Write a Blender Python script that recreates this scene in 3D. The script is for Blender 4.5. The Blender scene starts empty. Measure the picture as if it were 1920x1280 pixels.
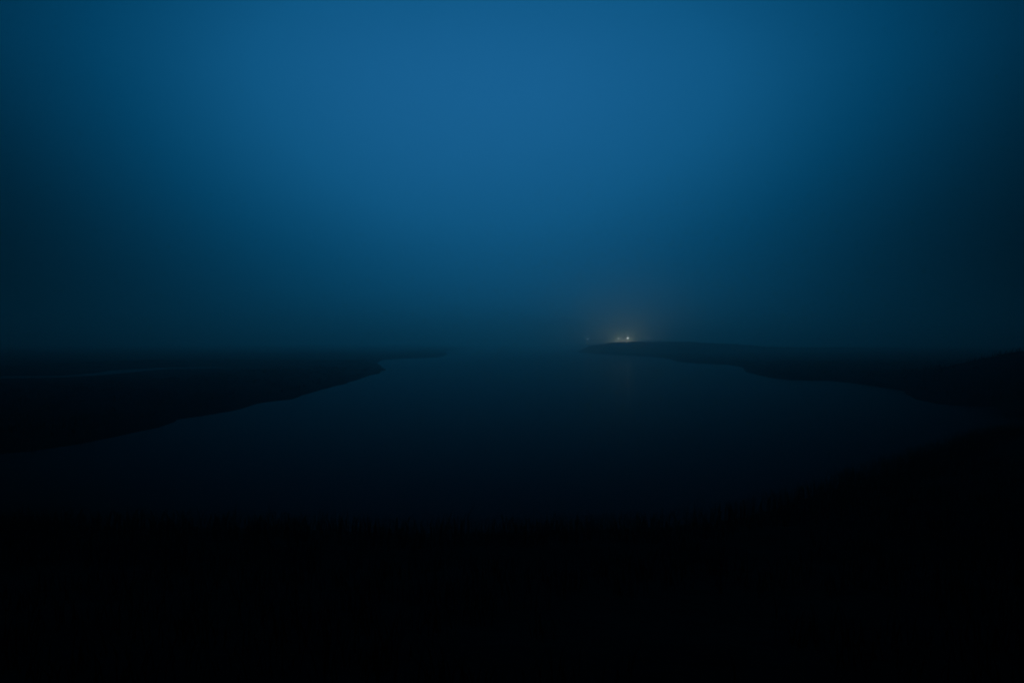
import bpy, math, random
import numpy as np
from mathutils import Vector
random.seed(7); rng = np.random.default_rng(7)
S = bpy.context.scene
D = bpy.data

# ------------------------------------------------------------------ camera
EYE = 4.0            # eye height over the water, metres
F = 1280.0           # focal length in pixels of the 1920 px photograph
HOR = 641.0          # row of the horizon
cam_d = D.cameras.new('camera'); cam = D.objects.new('camera', cam_d); S.collection.objects.link(cam)
cam_d.sensor_width = 36; cam_d.lens = 24
cam_d.clip_start = 0.05; cam_d.clip_end = 20000
cam.location = (0, 0, EYE)
cam.rotation_euler = (math.radians(90) + math.atan((HOR-640)/F), 0, 0)
S.camera = cam

# ------------------------------------------------------------------ render / exposure
S.render.resolution_x, S.render.resolution_y = 1024, 682
S.render.engine = 'CYCLES'
c = S.cycles
c.use_denoising = True
c.volume_bounces = 5; c.max_bounces = 9; c.diffuse_bounces = 2; c.glossy_bounces = 2
c.use_adaptive_sampling = False
c.sample_clamp_indirect = 2.0
S.view_settings.view_transform = 'Standard'; S.view_settings.look = 'None'
S.view_settings.exposure = 0; S.view_settings.gamma = 1

# ------------------------------------------------------------------ world: late dusk sky, with one pale patch of lit cloud in the north
W = D.worlds.new('World'); S.world = W; W.use_nodes = True
nt = W.node_tree; nt.nodes.clear()
N = nt.nodes.new; L = nt.links.new
def M(op, a, b=None, clamp=False):
    n = N('ShaderNodeMath'); n.operation = op; n.use_clamp = clamp
    for i, v in enumerate((a, b)):
        if v is None: continue
        if isinstance(v, (int, float)): n.inputs[i].default_value = v
        else: L(v, n.inputs[i])
    return n.outputs[0]
tc = N('ShaderNodeTexCoord'); sep = N('ShaderNodeSeparateXYZ'); L(tc.outputs['Generated'], sep.inputs[0])
az = M('ARCTAN2', sep.outputs[0], sep.outputs[1])
el = M('ARCSINE', sep.outputs[2])
PATCH_AZ, PATCH_EL = math.radians(-1.5), math.radians(20)
daz = M('MULTIPLY', M('SUBTRACT', az, PATCH_AZ), M('COSINE', el))
de = M('SUBTRACT', el, PATCH_EL)
sig = M('ADD', math.radians(30.5), M('MULTIPLY', M('MINIMUM', de, 0.0), 0.27))      # the patch narrows towards the horizon
ta = M('POWER', M('DIVIDE', M('ABSOLUTE', daz), sig), 2.0)
up = M('POWER', M('DIVIDE', M('MAXIMUM', de, 0.0), math.radians(14)), 2.0)
dn = M('POWER', M('DIVIDE', M('ABSOLUTE', M('MINIMUM', de, 0.0)), math.radians(18.5)), 2.0)
e = M('ADD', M('ADD', ta, up), dn)
w = M('EXPONENT', M('MULTIPLY', e, -1.0))
band = M('EXPONENT', M('MULTIPLY', M('ADD', M('POWER', M('DIVIDE', M('ABSOLUTE', M('SUBTRACT', az, math.radians(3))), math.radians(21)), 2.0), M('POWER', M('DIVIDE', M('ABSOLUTE', el), math.radians(5)), 2.0)), -1.0))
w = M('ADD', w, M('MULTIPLY', band, 0.30))      # low glow added to the sky to brighten the haze at the horizon
ns = N('ShaderNodeTexNoise'); ns.inputs['Scale'].default_value = 2.2; ns.inputs['Detail'].default_value = 3
L(tc.outputs['Generated'], ns.inputs['Vector'])
w = M('MULTIPLY', w, M('ADD', M('MULTIPLY', ns.outputs['Fac'], 0.16), 0.92))
cr = N('ShaderNodeValToRGB'); L(w, cr.inputs['Fac'])
def lin(*c): return tuple((x/255/12.92 if x/255 <= .04045 else ((x/255+.055)/1.055)**2.4) for x in c) + (1,)
stops = [(0.0, lin(0, 0, 2)), (0.06, lin(0, 9, 15)), (0.18, lin(0, 36, 58)), (0.42, lin(2, 66, 104)), (0.72, lin(17, 90, 138)), (1.0, lin(26, 99, 152))]
cr.color_ramp.elements[0].position = stops[0][0]; cr.color_ramp.elements[0].color = stops[0][1]
cr.color_ramp.elements[1].position = 1.0; cr.color_ramp.elements[1].color = stops[-1][1]
for p, col in stops[1:-1]:
    x = cr.color_ramp.elements.new(p); x.color = col
sky = N('ShaderNodeTexSky'); sky.sky_type = 'NISHITA'; sky.sun_disc = False
sky.sun_elevation = math.radians(-6); sky.sun_rotation = math.radians(190)
b1 = N('ShaderNodeBackground'); L(cr.outputs['Color'], b1.inputs['Color']); b1.inputs['Strength'].default_value = 1.0
b2 = N('ShaderNodeBackground'); L(sky.outputs['Color'], b2.inputs['Color']); b2.inputs['Strength'].default_value = 0.03
ad = N('ShaderNodeAddShader'); L(b1.outputs[0], ad.inputs[0]); L(b2.outputs[0], ad.inputs[1])
ow = N('ShaderNodeOutputWorld'); L(ad.outputs[0], ow.inputs['Surface'])

# ------------------------------------------------------------------ helpers
def mat(name, color, rough=0.9, spec=0.3, noise=None, bump=None, ior=1.45, color2=None):
    m = D.materials.new(name); m.use_nodes = True
    t = m.node_tree; b = t.nodes['Principled BSDF']
    b.inputs['Base Color'].default_value = (*color, 1); b.inputs['Roughness'].default_value = rough
    b.inputs['Specular IOR Level'].default_value = spec; b.inputs['IOR'].default_value = ior
    g = t.nodes.new('ShaderNodeNewGeometry')
    if noise:
        n = t.nodes.new('ShaderNodeTexNoise'); n.inputs['Scale'].default_value = noise; n.inputs['Detail'].default_value = 6
        t.links.new(g.outputs['Position'], n.inputs['Vector'])
        r = t.nodes.new('ShaderNodeValToRGB'); t.links.new(n.outputs['Fac'], r.inputs['Fac'])
        r.color_ramp.elements[0].position = .35; r.color_ramp.elements[1].position = .68
        r.color_ramp.elements[0].color = (*color, 1); r.color_ramp.elements[1].color = (*(color2 or [x*1.8 for x in color]), 1)
        t.links.new(r.outputs['Color'], b.inputs['Base Color'])
    if bump:
        sc, dist = bump
        n = t.nodes.new('ShaderNodeTexNoise'); n.inputs['Scale'].default_value = sc; n.inputs['Detail'].default_value = 4
        t.links.new(g.outputs['Position'], n.inputs['Vector'])
        bp = t.nodes.new('ShaderNodeBump'); bp.inputs['Distance'].default_value = dist; bp.inputs['Strength'].default_value = 1
        t.links.new(n.outputs['Fac'], bp.inputs['Height']); t.links.new(bp.outputs['Normal'], b.inputs['Normal'])
    return m
def glow(name, color, s):
    m = D.materials.new(name); m.use_nodes = True
    b = m.node_tree.nodes['Principled BSDF']
    b.inputs['Base Color'].default_value = (.8, .8, .8, 1)
    b.inputs['Emission Color'].default_value = (*color, 1); b.inputs['Emission Strength'].default_value = s
    return m
def link(o, parent=None):
    S.collection.objects.link(o)
    if parent: o.parent = parent
    return o
def mesh_obj(name, verts, faces, m, parent=None, smooth=True):
    me = D.meshes.new(name); me.from_pydata([tuple(v) for v in verts], [], faces); me.materials.append(m); me.update()
    if smooth: me.polygons.foreach_set('use_smooth', [True]*len(me.polygons))
    return link(D.objects.new(name, me), parent)
def np_mesh(name, V, Fc, m, smooth=True):
    me = D.meshes.new(name); k = Fc.shape[1]
    me.vertices.add(len(V)); me.vertices.foreach_set('co', V.astype(np.float32).ravel())
    me.loops.add(Fc.size); me.loops.foreach_set('vertex_index', Fc.astype(np.int32).ravel())
    me.polygons.add(len(Fc)); me.polygons.foreach_set('loop_start', np.arange(0, Fc.size, k, dtype=np.int32))
    me.polygons.foreach_set('loop_total', np.full(len(Fc), k, dtype=np.int32))
    me.polygons.foreach_set('use_smooth', np.full(len(Fc), smooth))
    me.materials.append(m); me.update(calc_edges=True); me.validate()
    return link(D.objects.new(name, me))

# ------------------------------------------------------------------ plan of the river, in metres (x east, y north), water level z = 0
def P(x, y):           # survey point on the water plane
    Y = EYE*F/(y-HOR); return ((x-960)/F*Y, Y)
left_land = [P(*p) for p in [(0,852),(60,846),(150,832),(250,812),(296,802),(318,796),(332,787),(400,777),(452,766),(478,757),(540,749),(600,731),(650,719),(688,707),
    (704,701),(722,694),(716,687),(706,681),(718,675),(760,672),(825,670),(838,665),(834,659),(858,655),(880,651),(900,648)]]
left_land += [(-140, 1400), (-600, 6500), (-9000, 6500), (-9000, 22), (-60, 29)]
right_land = [P(*p) for p in [(1075,647.5),(1092,653),(1110,661),(1150,665),(1185,666),(1258,672),(1268,678),(1300,681),(1370,684),(1392,689),(1404,698),(1440,707),(1480,712.5),(1560,714),
    (1620,721),(1660,728),(1695,733),(1703,742),(1722,750),(1755,757),(1800,761),(1868,762),(1888,770),(1900,779),(1940,784),(2050,792)]]
right_land += [(60, 27), (9000, 20), (9000, 6500), (700, 6500), (200, 1400)]
fore_land = [(-9000, 9), (-60, 15), (-24, 15.4), (-14, 15.2), (-7, 14.8), (-2, 14.2), (3, 14.6), (5, 15.4), (7.4, 17.4), (10.8, 20.4), (15.6, 24.8), (21, 29.8), (27, 33.0), (40, 33.5), (60, 34.5), (9000, 12), (9000, -6500), (-9000, -6500)]
channel = [P(*p) for p in [(-700,715),(-300,713),(0,709),(60,708.6),(120,707),(200,702),(260,695.5),(310,691.6),(372,690.4),(440,689.4),(380,688.6),(300,689.8),(215,694),(190,699),(120,704.3),(60,705),(0,705),(-300,707),(-700,709)]]

def sdist(poly, X, Y):   # signed distance, positive inside
    d = np.full(X.shape, 1e18); ins = np.zeros(X.shape, bool)
    n = len(poly)
    for i in range(n):
        x0, y0 = poly[i]; x1, y1 = poly[(i+1) % n]
        dx, dy = x1-x0, y1-y0
        t = np.clip(((X-x0)*dx+(Y-y0)*dy)/(dx*dx+dy*dy+1e-12), 0, 1)
        d = np.minimum(d, (X-x0-t*dx)**2+(Y-y0-t*dy)**2)
        if y0 != y1:
            cond = ((y0 > Y) != (y1 > Y)) & (X < (x1-x0)*(Y-y0)/(y1-y0)+x0)
            ins ^= cond
    d = np.sqrt(d); return np.where(ins, d, -d)
# value noise
G = rng.random((256, 256))
def vn(X, Y):
    xi = np.floor(X).astype(int); yi = np.floor(Y).astype(int); fx = X-xi; fy = Y-yi
    fx = fx*fx*(3-2*fx); fy = fy*fy*(3-2*fy)
    a = G[xi % 256, yi % 256]; b = G[(xi+1) % 256, yi % 256]; c_ = G[xi % 256, (yi+1) % 256]; d_ = G[(xi+1) % 256, (yi+1) % 256]
    return (a*(1-fx)+b*fx)*(1-fy)+(c_*(1-fx)+d_*fx)*fy
def fbm(X, Y, o=4):
    s = 0; a = .5
    for k in range(o):
        s = s+a*(vn(X*2**k+17*k, Y*2**k+9*k)-.5); a *= .5
    return s
def height(X, Y):
    R = np.hypot(X, Y)
    wob = fbm(X*.35, Y*.35, 3)*np.clip(R/60, .5, 3.0)
    l = sdist(left_land, X, Y)+wob; r = sdist(right_land, X, Y)+wob; f = sdist(fore_land, X, Y)+wob*.6
    ch = sdist(channel, X, Y)
    def bank(s, h, k): return np.where(s > 0, h*(1-np.exp(-np.maximum(s, 0)/k)), np.maximum(s*.25, -1.6))
    zl = bank(l, .30, 4.0); zl = np.where(ch > -1.2, np.minimum(zl, np.where(ch > 0, -.2-ch*.1, -.2-ch*.35)), zl); calm = np.clip((-ch-1.2)/18, 0, 1); zl = np.where(zl > .06, np.minimum(zl, .06+.3*calm), zl)
    zr = bank(r, .30, 4.0)
    # levee in front of the lamps on the right bank
    def seg(X, Y, pts, wd, h):
        out = np.zeros(X.shape)
        for (x0, y0, h0), (x1, y1, h1) in zip(pts[:-1], pts[1:]):
            dx, dy = x1-x0, y1-y0; t = np.clip(((X-x0)*dx+(Y-y0)*dy)/(dx*dx+dy*dy), 0, 1)
            d = np.hypot(X-x0-t*dx, Y-y0-t*dy); hh = (h0+(h1-h0)*t)
            q = np.clip((d-wd*.15)/wd, 0, 1); out = np.maximum(out, h*hh*(1-q*q*(3-2*q)))
        return out
    zr = zr+seg(X, Y, [(27, 292, .0), (35, 270, .7), (42, 263, .94), (66, 258, .96), (78, 262, .82), (105, 285, .4), (200, 350, .15)], 14, 3.75)*(1+.12*fbm(X*.12, Y*.12, 3)+.10*fbm(X*.6, Y*.6, 2))
    # grown-over rise close on the right
    zr = zr+np.where(r > 0, 1, 0)*2.6*np.clip((r-1)/11, 0, 1)*np.exp(-((X-52)/24.)**2-((Y-58)/13.)**2)*1.25
    zf = bank(f, .35, 2.0)+np.where(f > 0, np.clip((11.5-Y)/11.5, 0, 1)**1.15*2.05, 0)
    z = np.maximum(np.maximum(zl, zr), zf)
    z = z+np.where(z > 0.02, fbm(X*.8, Y*.8, 4)*.16*np.clip(z*4, 0, 1), 0)+np.where(z > .2, fbm(X*.05, Y*.05, 3)*.35*np.clip((-ch-3)/18, 0, 1), 0)
    return z
front = np.radians(np.linspace(-48, 48, 1001)); back = np.radians(np.linspace(48, 312, 133))[1:-1]
A = np.concatenate([front, back]); A = np.concatenate([A, A[:1]+2*np.pi])
R = np.concatenate([np.linspace(0.3, 12, 50), np.geomspace(12.2, 700, 520), np.geomspace(720, 6400, 50)])
AA, RR = np.meshgrid(A, R)
X = RR*np.sin(AA); Y = RR*np.cos(AA); Z = height(X, Y)
nr, na = X.shape
V = np.stack([X, Y, Z], -1).reshape(-1, 3)
i = np.arange(nr-1)[:, None]*na+np.arange(na-1)[None, :]
Fc = np.stack([i, i+1, i+na+1, i+na], -1).reshape(-1, 4)[:, ::-1]
c0 = len(V); V = np.vstack([V, [[0, 0, float(height(np.array([0.0]), np.array([0.0]))[0])]]])
mud = mat('dark_wet_marsh_soil', (.012, .012, .010), .95, .05, noise=.6, bump=(3.0, .04), color2=(.022, .023, .016))
grd = np_mesh('ground', V, Fc, mud); grd['kind'] = 'structure'

# water: one sheet at z = 0
def disc(name, rad, z, m, n=96):
    vs = [(0, 0, z)]; fs = []
    rings = [10, 40, 160, 640, rad]
    for r_ in rings:
        for k in range(n): vs.append((r_*math.sin(2*math.pi*k/n), r_*math.cos(2*math.pi*k/n), z))
    for k in range(n): fs.append((0, 1+(k+1) % n, 1+k))
    for q in range(len(rings)-1):
        for k in range(n):
            a = 1+q*n+k; b = 1+q*n+(k+1) % n
            fs.append((a, b, b+n, a+n))
    return mesh_obj(name, vs, fs, m)
wat = mat('still_river_water', (.001, .002, .002), .18, .0033, bump=(1.3, .006), ior=1.33)
river = disc('river', 6300, 0.0, wat); river['kind'] = 'structure'

# ------------------------------------------------------------------ grass (nobody could count it)
def blades(name, pts, hmin, hmax, wd, m, per=5, spread=.12):
    n = len(pts)*per
    base = np.repeat(pts, per, 0)+np.c_[rng.normal(0, spread, (n, 2)), np.zeros(n)]
    h = rng.uniform(hmin, hmax, n); a = rng.uniform(0, 2*np.pi, n); ln = rng.uniform(.1, .55, n)*h; la = rng.uniform(0, 2*np.pi, n)
    sx = np.cos(a)*wd; sy = np.sin(a)*wd
    V = np.empty((n, 5, 3))
    for k, (u, ww, q) in enumerate([(0, -1, 0), (0, 1, 0), (.55, .7, .3), (.55, -.7, .3), (1, 0, 1)]):
        V[:, k, 0] = base[:, 0]+sx*ww+np.cos(la)*ln*q; V[:, k, 1] = base[:, 1]+sy*ww+np.sin(la)*ln*q; V[:, k, 2] = base[:, 2]-.03+h*u
    i = np.arange(n)[:, None]*5
    Q = np.vstack([i+[0, 1, 2], i+[0, 2, 3], i+[3, 2, 4]])
    return np_mesh(name, V.reshape(-1, 3), Q, m, False)
gm = mat('dark_marsh_grass', (.016, .020, .011), .85, .06, noise=1.5, color2=(.032, .034, .018))
def scatter(n, x0, x1, y0, y1, zmin, dens=None):
    x = rng.uniform(x0, x1, n); y = rng.uniform(y0, y1, n); z = height(x, y)
    k = (z > zmin)
    if dens: k &= dens(x, y) < (fbm(x*.5, y*.5, 3)+.5)
    return np.c_[x, y, z][k]
pts = scatter(9000, -16, 24, 1.6, 21, .12, lambda x, y: .42)
g = blades('grass', pts, .1, .42, .007, gm, 6, .1)
g['kind'] = 'stuff'; g['label'] = 'short dark grass on the black near bank at the bottom of the view'; g['category'] = 'grass'
# reeds added to fade the shallows into the dark along the near shore
x = rng.uniform(-30, 32, 60000); y = rng.uniform(11, 38, 60000)
f = sdist(fore_land, x, y)+1.4*fbm(x*.5, y*.5, 3); z = height(x, y)
k = (f < 1.5) & (rng.random(60000) < np.exp(np.minimum(f, 0)/(1.2+.08*y))*.55)
g = blades('reeds', np.c_[x, y, np.maximum(z, -.35)][k], .2, .5, .009, gm, 4, .16)
g['kind'] = 'stuff'; g['label'] = 'dark reeds added to fade the shallow water into the dark near shore'; g['category'] = 'reeds'
pl = scatter(14000, -75, -8, 26, 140, .1, lambda x, y: np.where(np.minimum(np.abs(y-70)*0+sdist(channel, x, y+9), 0) > -14, 9, .45))
g = blades('marsh_grass', pl, .12, .4, .02, gm, 5, .25)
g['kind'] = 'stuff'; g['label'] = 'low dark marsh grass covering the flat left bank'; g['category'] = 'grass'
pr = scatter(14000, 20, 110, 24, 130, .1, lambda x, y: .42)
g = blades('bank_grass', pr, .15, .6, .02, gm, 5, .25)
g['kind'] = 'stuff'; g['label'] = 'rough dark grass covering the rise on the right bank'; g['category'] = 'grass'

pc = scatter(26000, 26, 260, 248, 330, 2.2, lambda x, y: .40+.25*fbm(x*.06, y*.06, 2))
g = blades('levee_grass', pc, .15, .55, .05, gm, 4, .4)
g['kind'] = 'stuff'; g['label'] = 'ragged grass along the low levee in front of the far lamps'; g['category'] = 'grass'

# ------------------------------------------------------------------ lamps behind the levee
steel = mat('weathered_grey_steel', (.12, .12, .12), .5, .5, noise=6)
steel.node_tree.nodes['Principled BSDF'].inputs['Metallic'].default_value = .6
def tube(p, q, r0, r1, n=10):
    p = Vector(p); q = Vector(q); d = (q-p).normalized(); u = d.orthogonal().normalized(); v = d.cross(u)
    vs = []; fs = []
    for c_, r_ in ((p, r0), (q, r1)):
        for k in range(n):
            t = 2*math.pi*k/n; vs.append(c_+u*math.cos(t)*r_+v*math.sin(t)*r_)
    for k in range(n): fs.append((k, (k+1) % n, n+(k+1) % n, n+k))
    fs += [tuple(range(n))[::-1], tuple(range(n, 2*n))]
    return vs, fs
def join(*ps):
    V = []; Fs = []
    for vs, fs in ps:
        o = len(V); V += list(vs); Fs += [tuple(a+o for a in f) for f in fs]
    return V, Fs
def box(x0, x1, y0, y1, z0, z1):
    vs = [(x, y, z) for z in (z0, z1) for y in (y0, y1) for x in (x0, x1)]
    return vs, [(0, 2, 3, 1), (4, 5, 7, 6), (0, 1, 5, 4), (2, 6, 7, 3), (0, 4, 6, 2), (1, 3, 7, 5)]
def lathe(prof, cx, cy, n=16):
    vs = []; fs = []
    for z, r_ in prof:
        for k in range(n):
            t = 2*math.pi*k/n; vs.append((cx+r_*math.cos(t), cy+r_*math.sin(t), z))
    for q in range(len(prof)-1):
        for k in range(n): fs.append((q*n+k, q*n+(k+1) % n, (q+1)*n+(k+1) % n, (q+1)*n+k))
    fs += [tuple(range(n))[::-1], tuple(range((len(prof)-1)*n, len(prof)*n))]
    return vs, fs
LAMP_Y = 350.0
lamps = [  # x px, y px, bulb radius, emission, colour, watts of the light, label
 (1177, 633.6, .26, 30.0, (1.0, .97, .88), 850, 'brightest white lamp in the middle of the warm glow on the far bank'),
 (1160, 634.4, .22, 13.0, (.95, 1.0, .88), 780, 'fainter lamp close to the left of the brightest one, in the warm glow'),
 (1101, 635.2, .24, 7.5, (.80, .92, 1.0), 0, 'single cool grey lamp leftmost on the far bank, apart from the glow'),
 (1215.5, 634.8, .22, 4.0, (.85, .92, 1.0), 0, 'very faint lamp just to the right of the warm glow on the far bank'),
 (1237.5, 635.2, .2, 2.4, (.85, .92, 1.0), 0, 'faintest lamp, rightmost in the row on the far bank'),
]
for (px, py, br, em, colr, watt, lab) in lamps:
    x = (px-960)/F*LAMP_Y; zt = EYE+(HOR-py)/F*LAMP_Y
    gz = float(height(np.array([x]), np.array([LAMP_Y]))[0])-.05
    root = link(D.objects.new('street_lamp', None)); root.location = (x, LAMP_Y+.9, gz); root.empty_display_size = .5
    root['label'] = lab; root['category'] = 'lamp'; root['group'] = 'lamps in a row on the far right bank'
    H = zt-gz
    v, f = join(lathe([(0, .2), (.25, .2), (.3, .11), (H*.5, .09), (H+.28, .06), (H+.32, .03)], 0, 0), box(-.26, .26, -.26, .26, -.05, .04)); mesh_obj('pole', v, f, steel, root)
    v, f = tube((0, 0, H+.22), (0, -.75, H+.38), .045, .035); mesh_obj('arm', v, f, steel, root)
    v, f = lathe([(H+.44, .05), (H+.40, .12), (H+.30, .24), (H+br*.35+.1, .33), (H+br*.35+.08, .30)], 0, -.9); mesh_obj('lamp_head', v, f, steel, root)
    prof = [(H-br*math.cos(math.pi*k/8), max(.01, br*math.sin(math.pi*k/8))) for k in range(9)]
    v, f = lathe(prof, 0, -.9)
    mesh_obj('bulb', v, f, glow('lamp_glass', colr, em), root)
    if watt:    # unseen light with housing, added behind the levee to light the mist above
        zf = 2.2-gz
        v, f = join(box(-.22, .22, -.42, -.2, zf-.14, zf+.14), box(-.03, .03, -.2, -.05, zf-.03, zf+.03)); fl = mesh_obj('added_mist_light', v, f, steel, root, False)
        v, f = box(-.19, .19, -.425, -.4205, zf-.11, zf+.11); mesh_obj('lens', v, f, glow('added_mist_lens', (1, .8, .55), 20), fl, False)  # glowing face of the added light, hidden by the levee
        ld = D.lights.new('added_mist_beam', 'POINT'); ld.energy = watt; ld.shadow_soft_size = .1; ld.color = (.88, 1.0, .50)
        lo = link(D.objects.new('added_mist_beam', ld), fl); lo.location = (0, -.62, zf)

# ------------------------------------------------------------------ mist over the river
hz = D.materials.new('river_mist'); hz.use_nodes = True; t = hz.node_tree; t.nodes.clear()
pv = t.nodes.new('ShaderNodeVolumePrincipled'); mo = t.nodes.new('ShaderNodeOutputMaterial')
pv.inputs['Color'].default_value = (1.0, 1.0, .93, 1); pv.inputs['Density'].default_value = .0052; pv.inputs['Anisotropy'].default_value = .92
t.links.new(pv.outputs[0], mo.inputs['Volume'])
v, f = box(-7000, 7000, -7000, 7000, -3.0, 28.0)
h = mesh_obj('haze', v, f, hz, None, False); h['kind'] = 'stuff'; h['label'] = 'thin blue mist lying over the river and its banks'; h['category'] = 'haze'
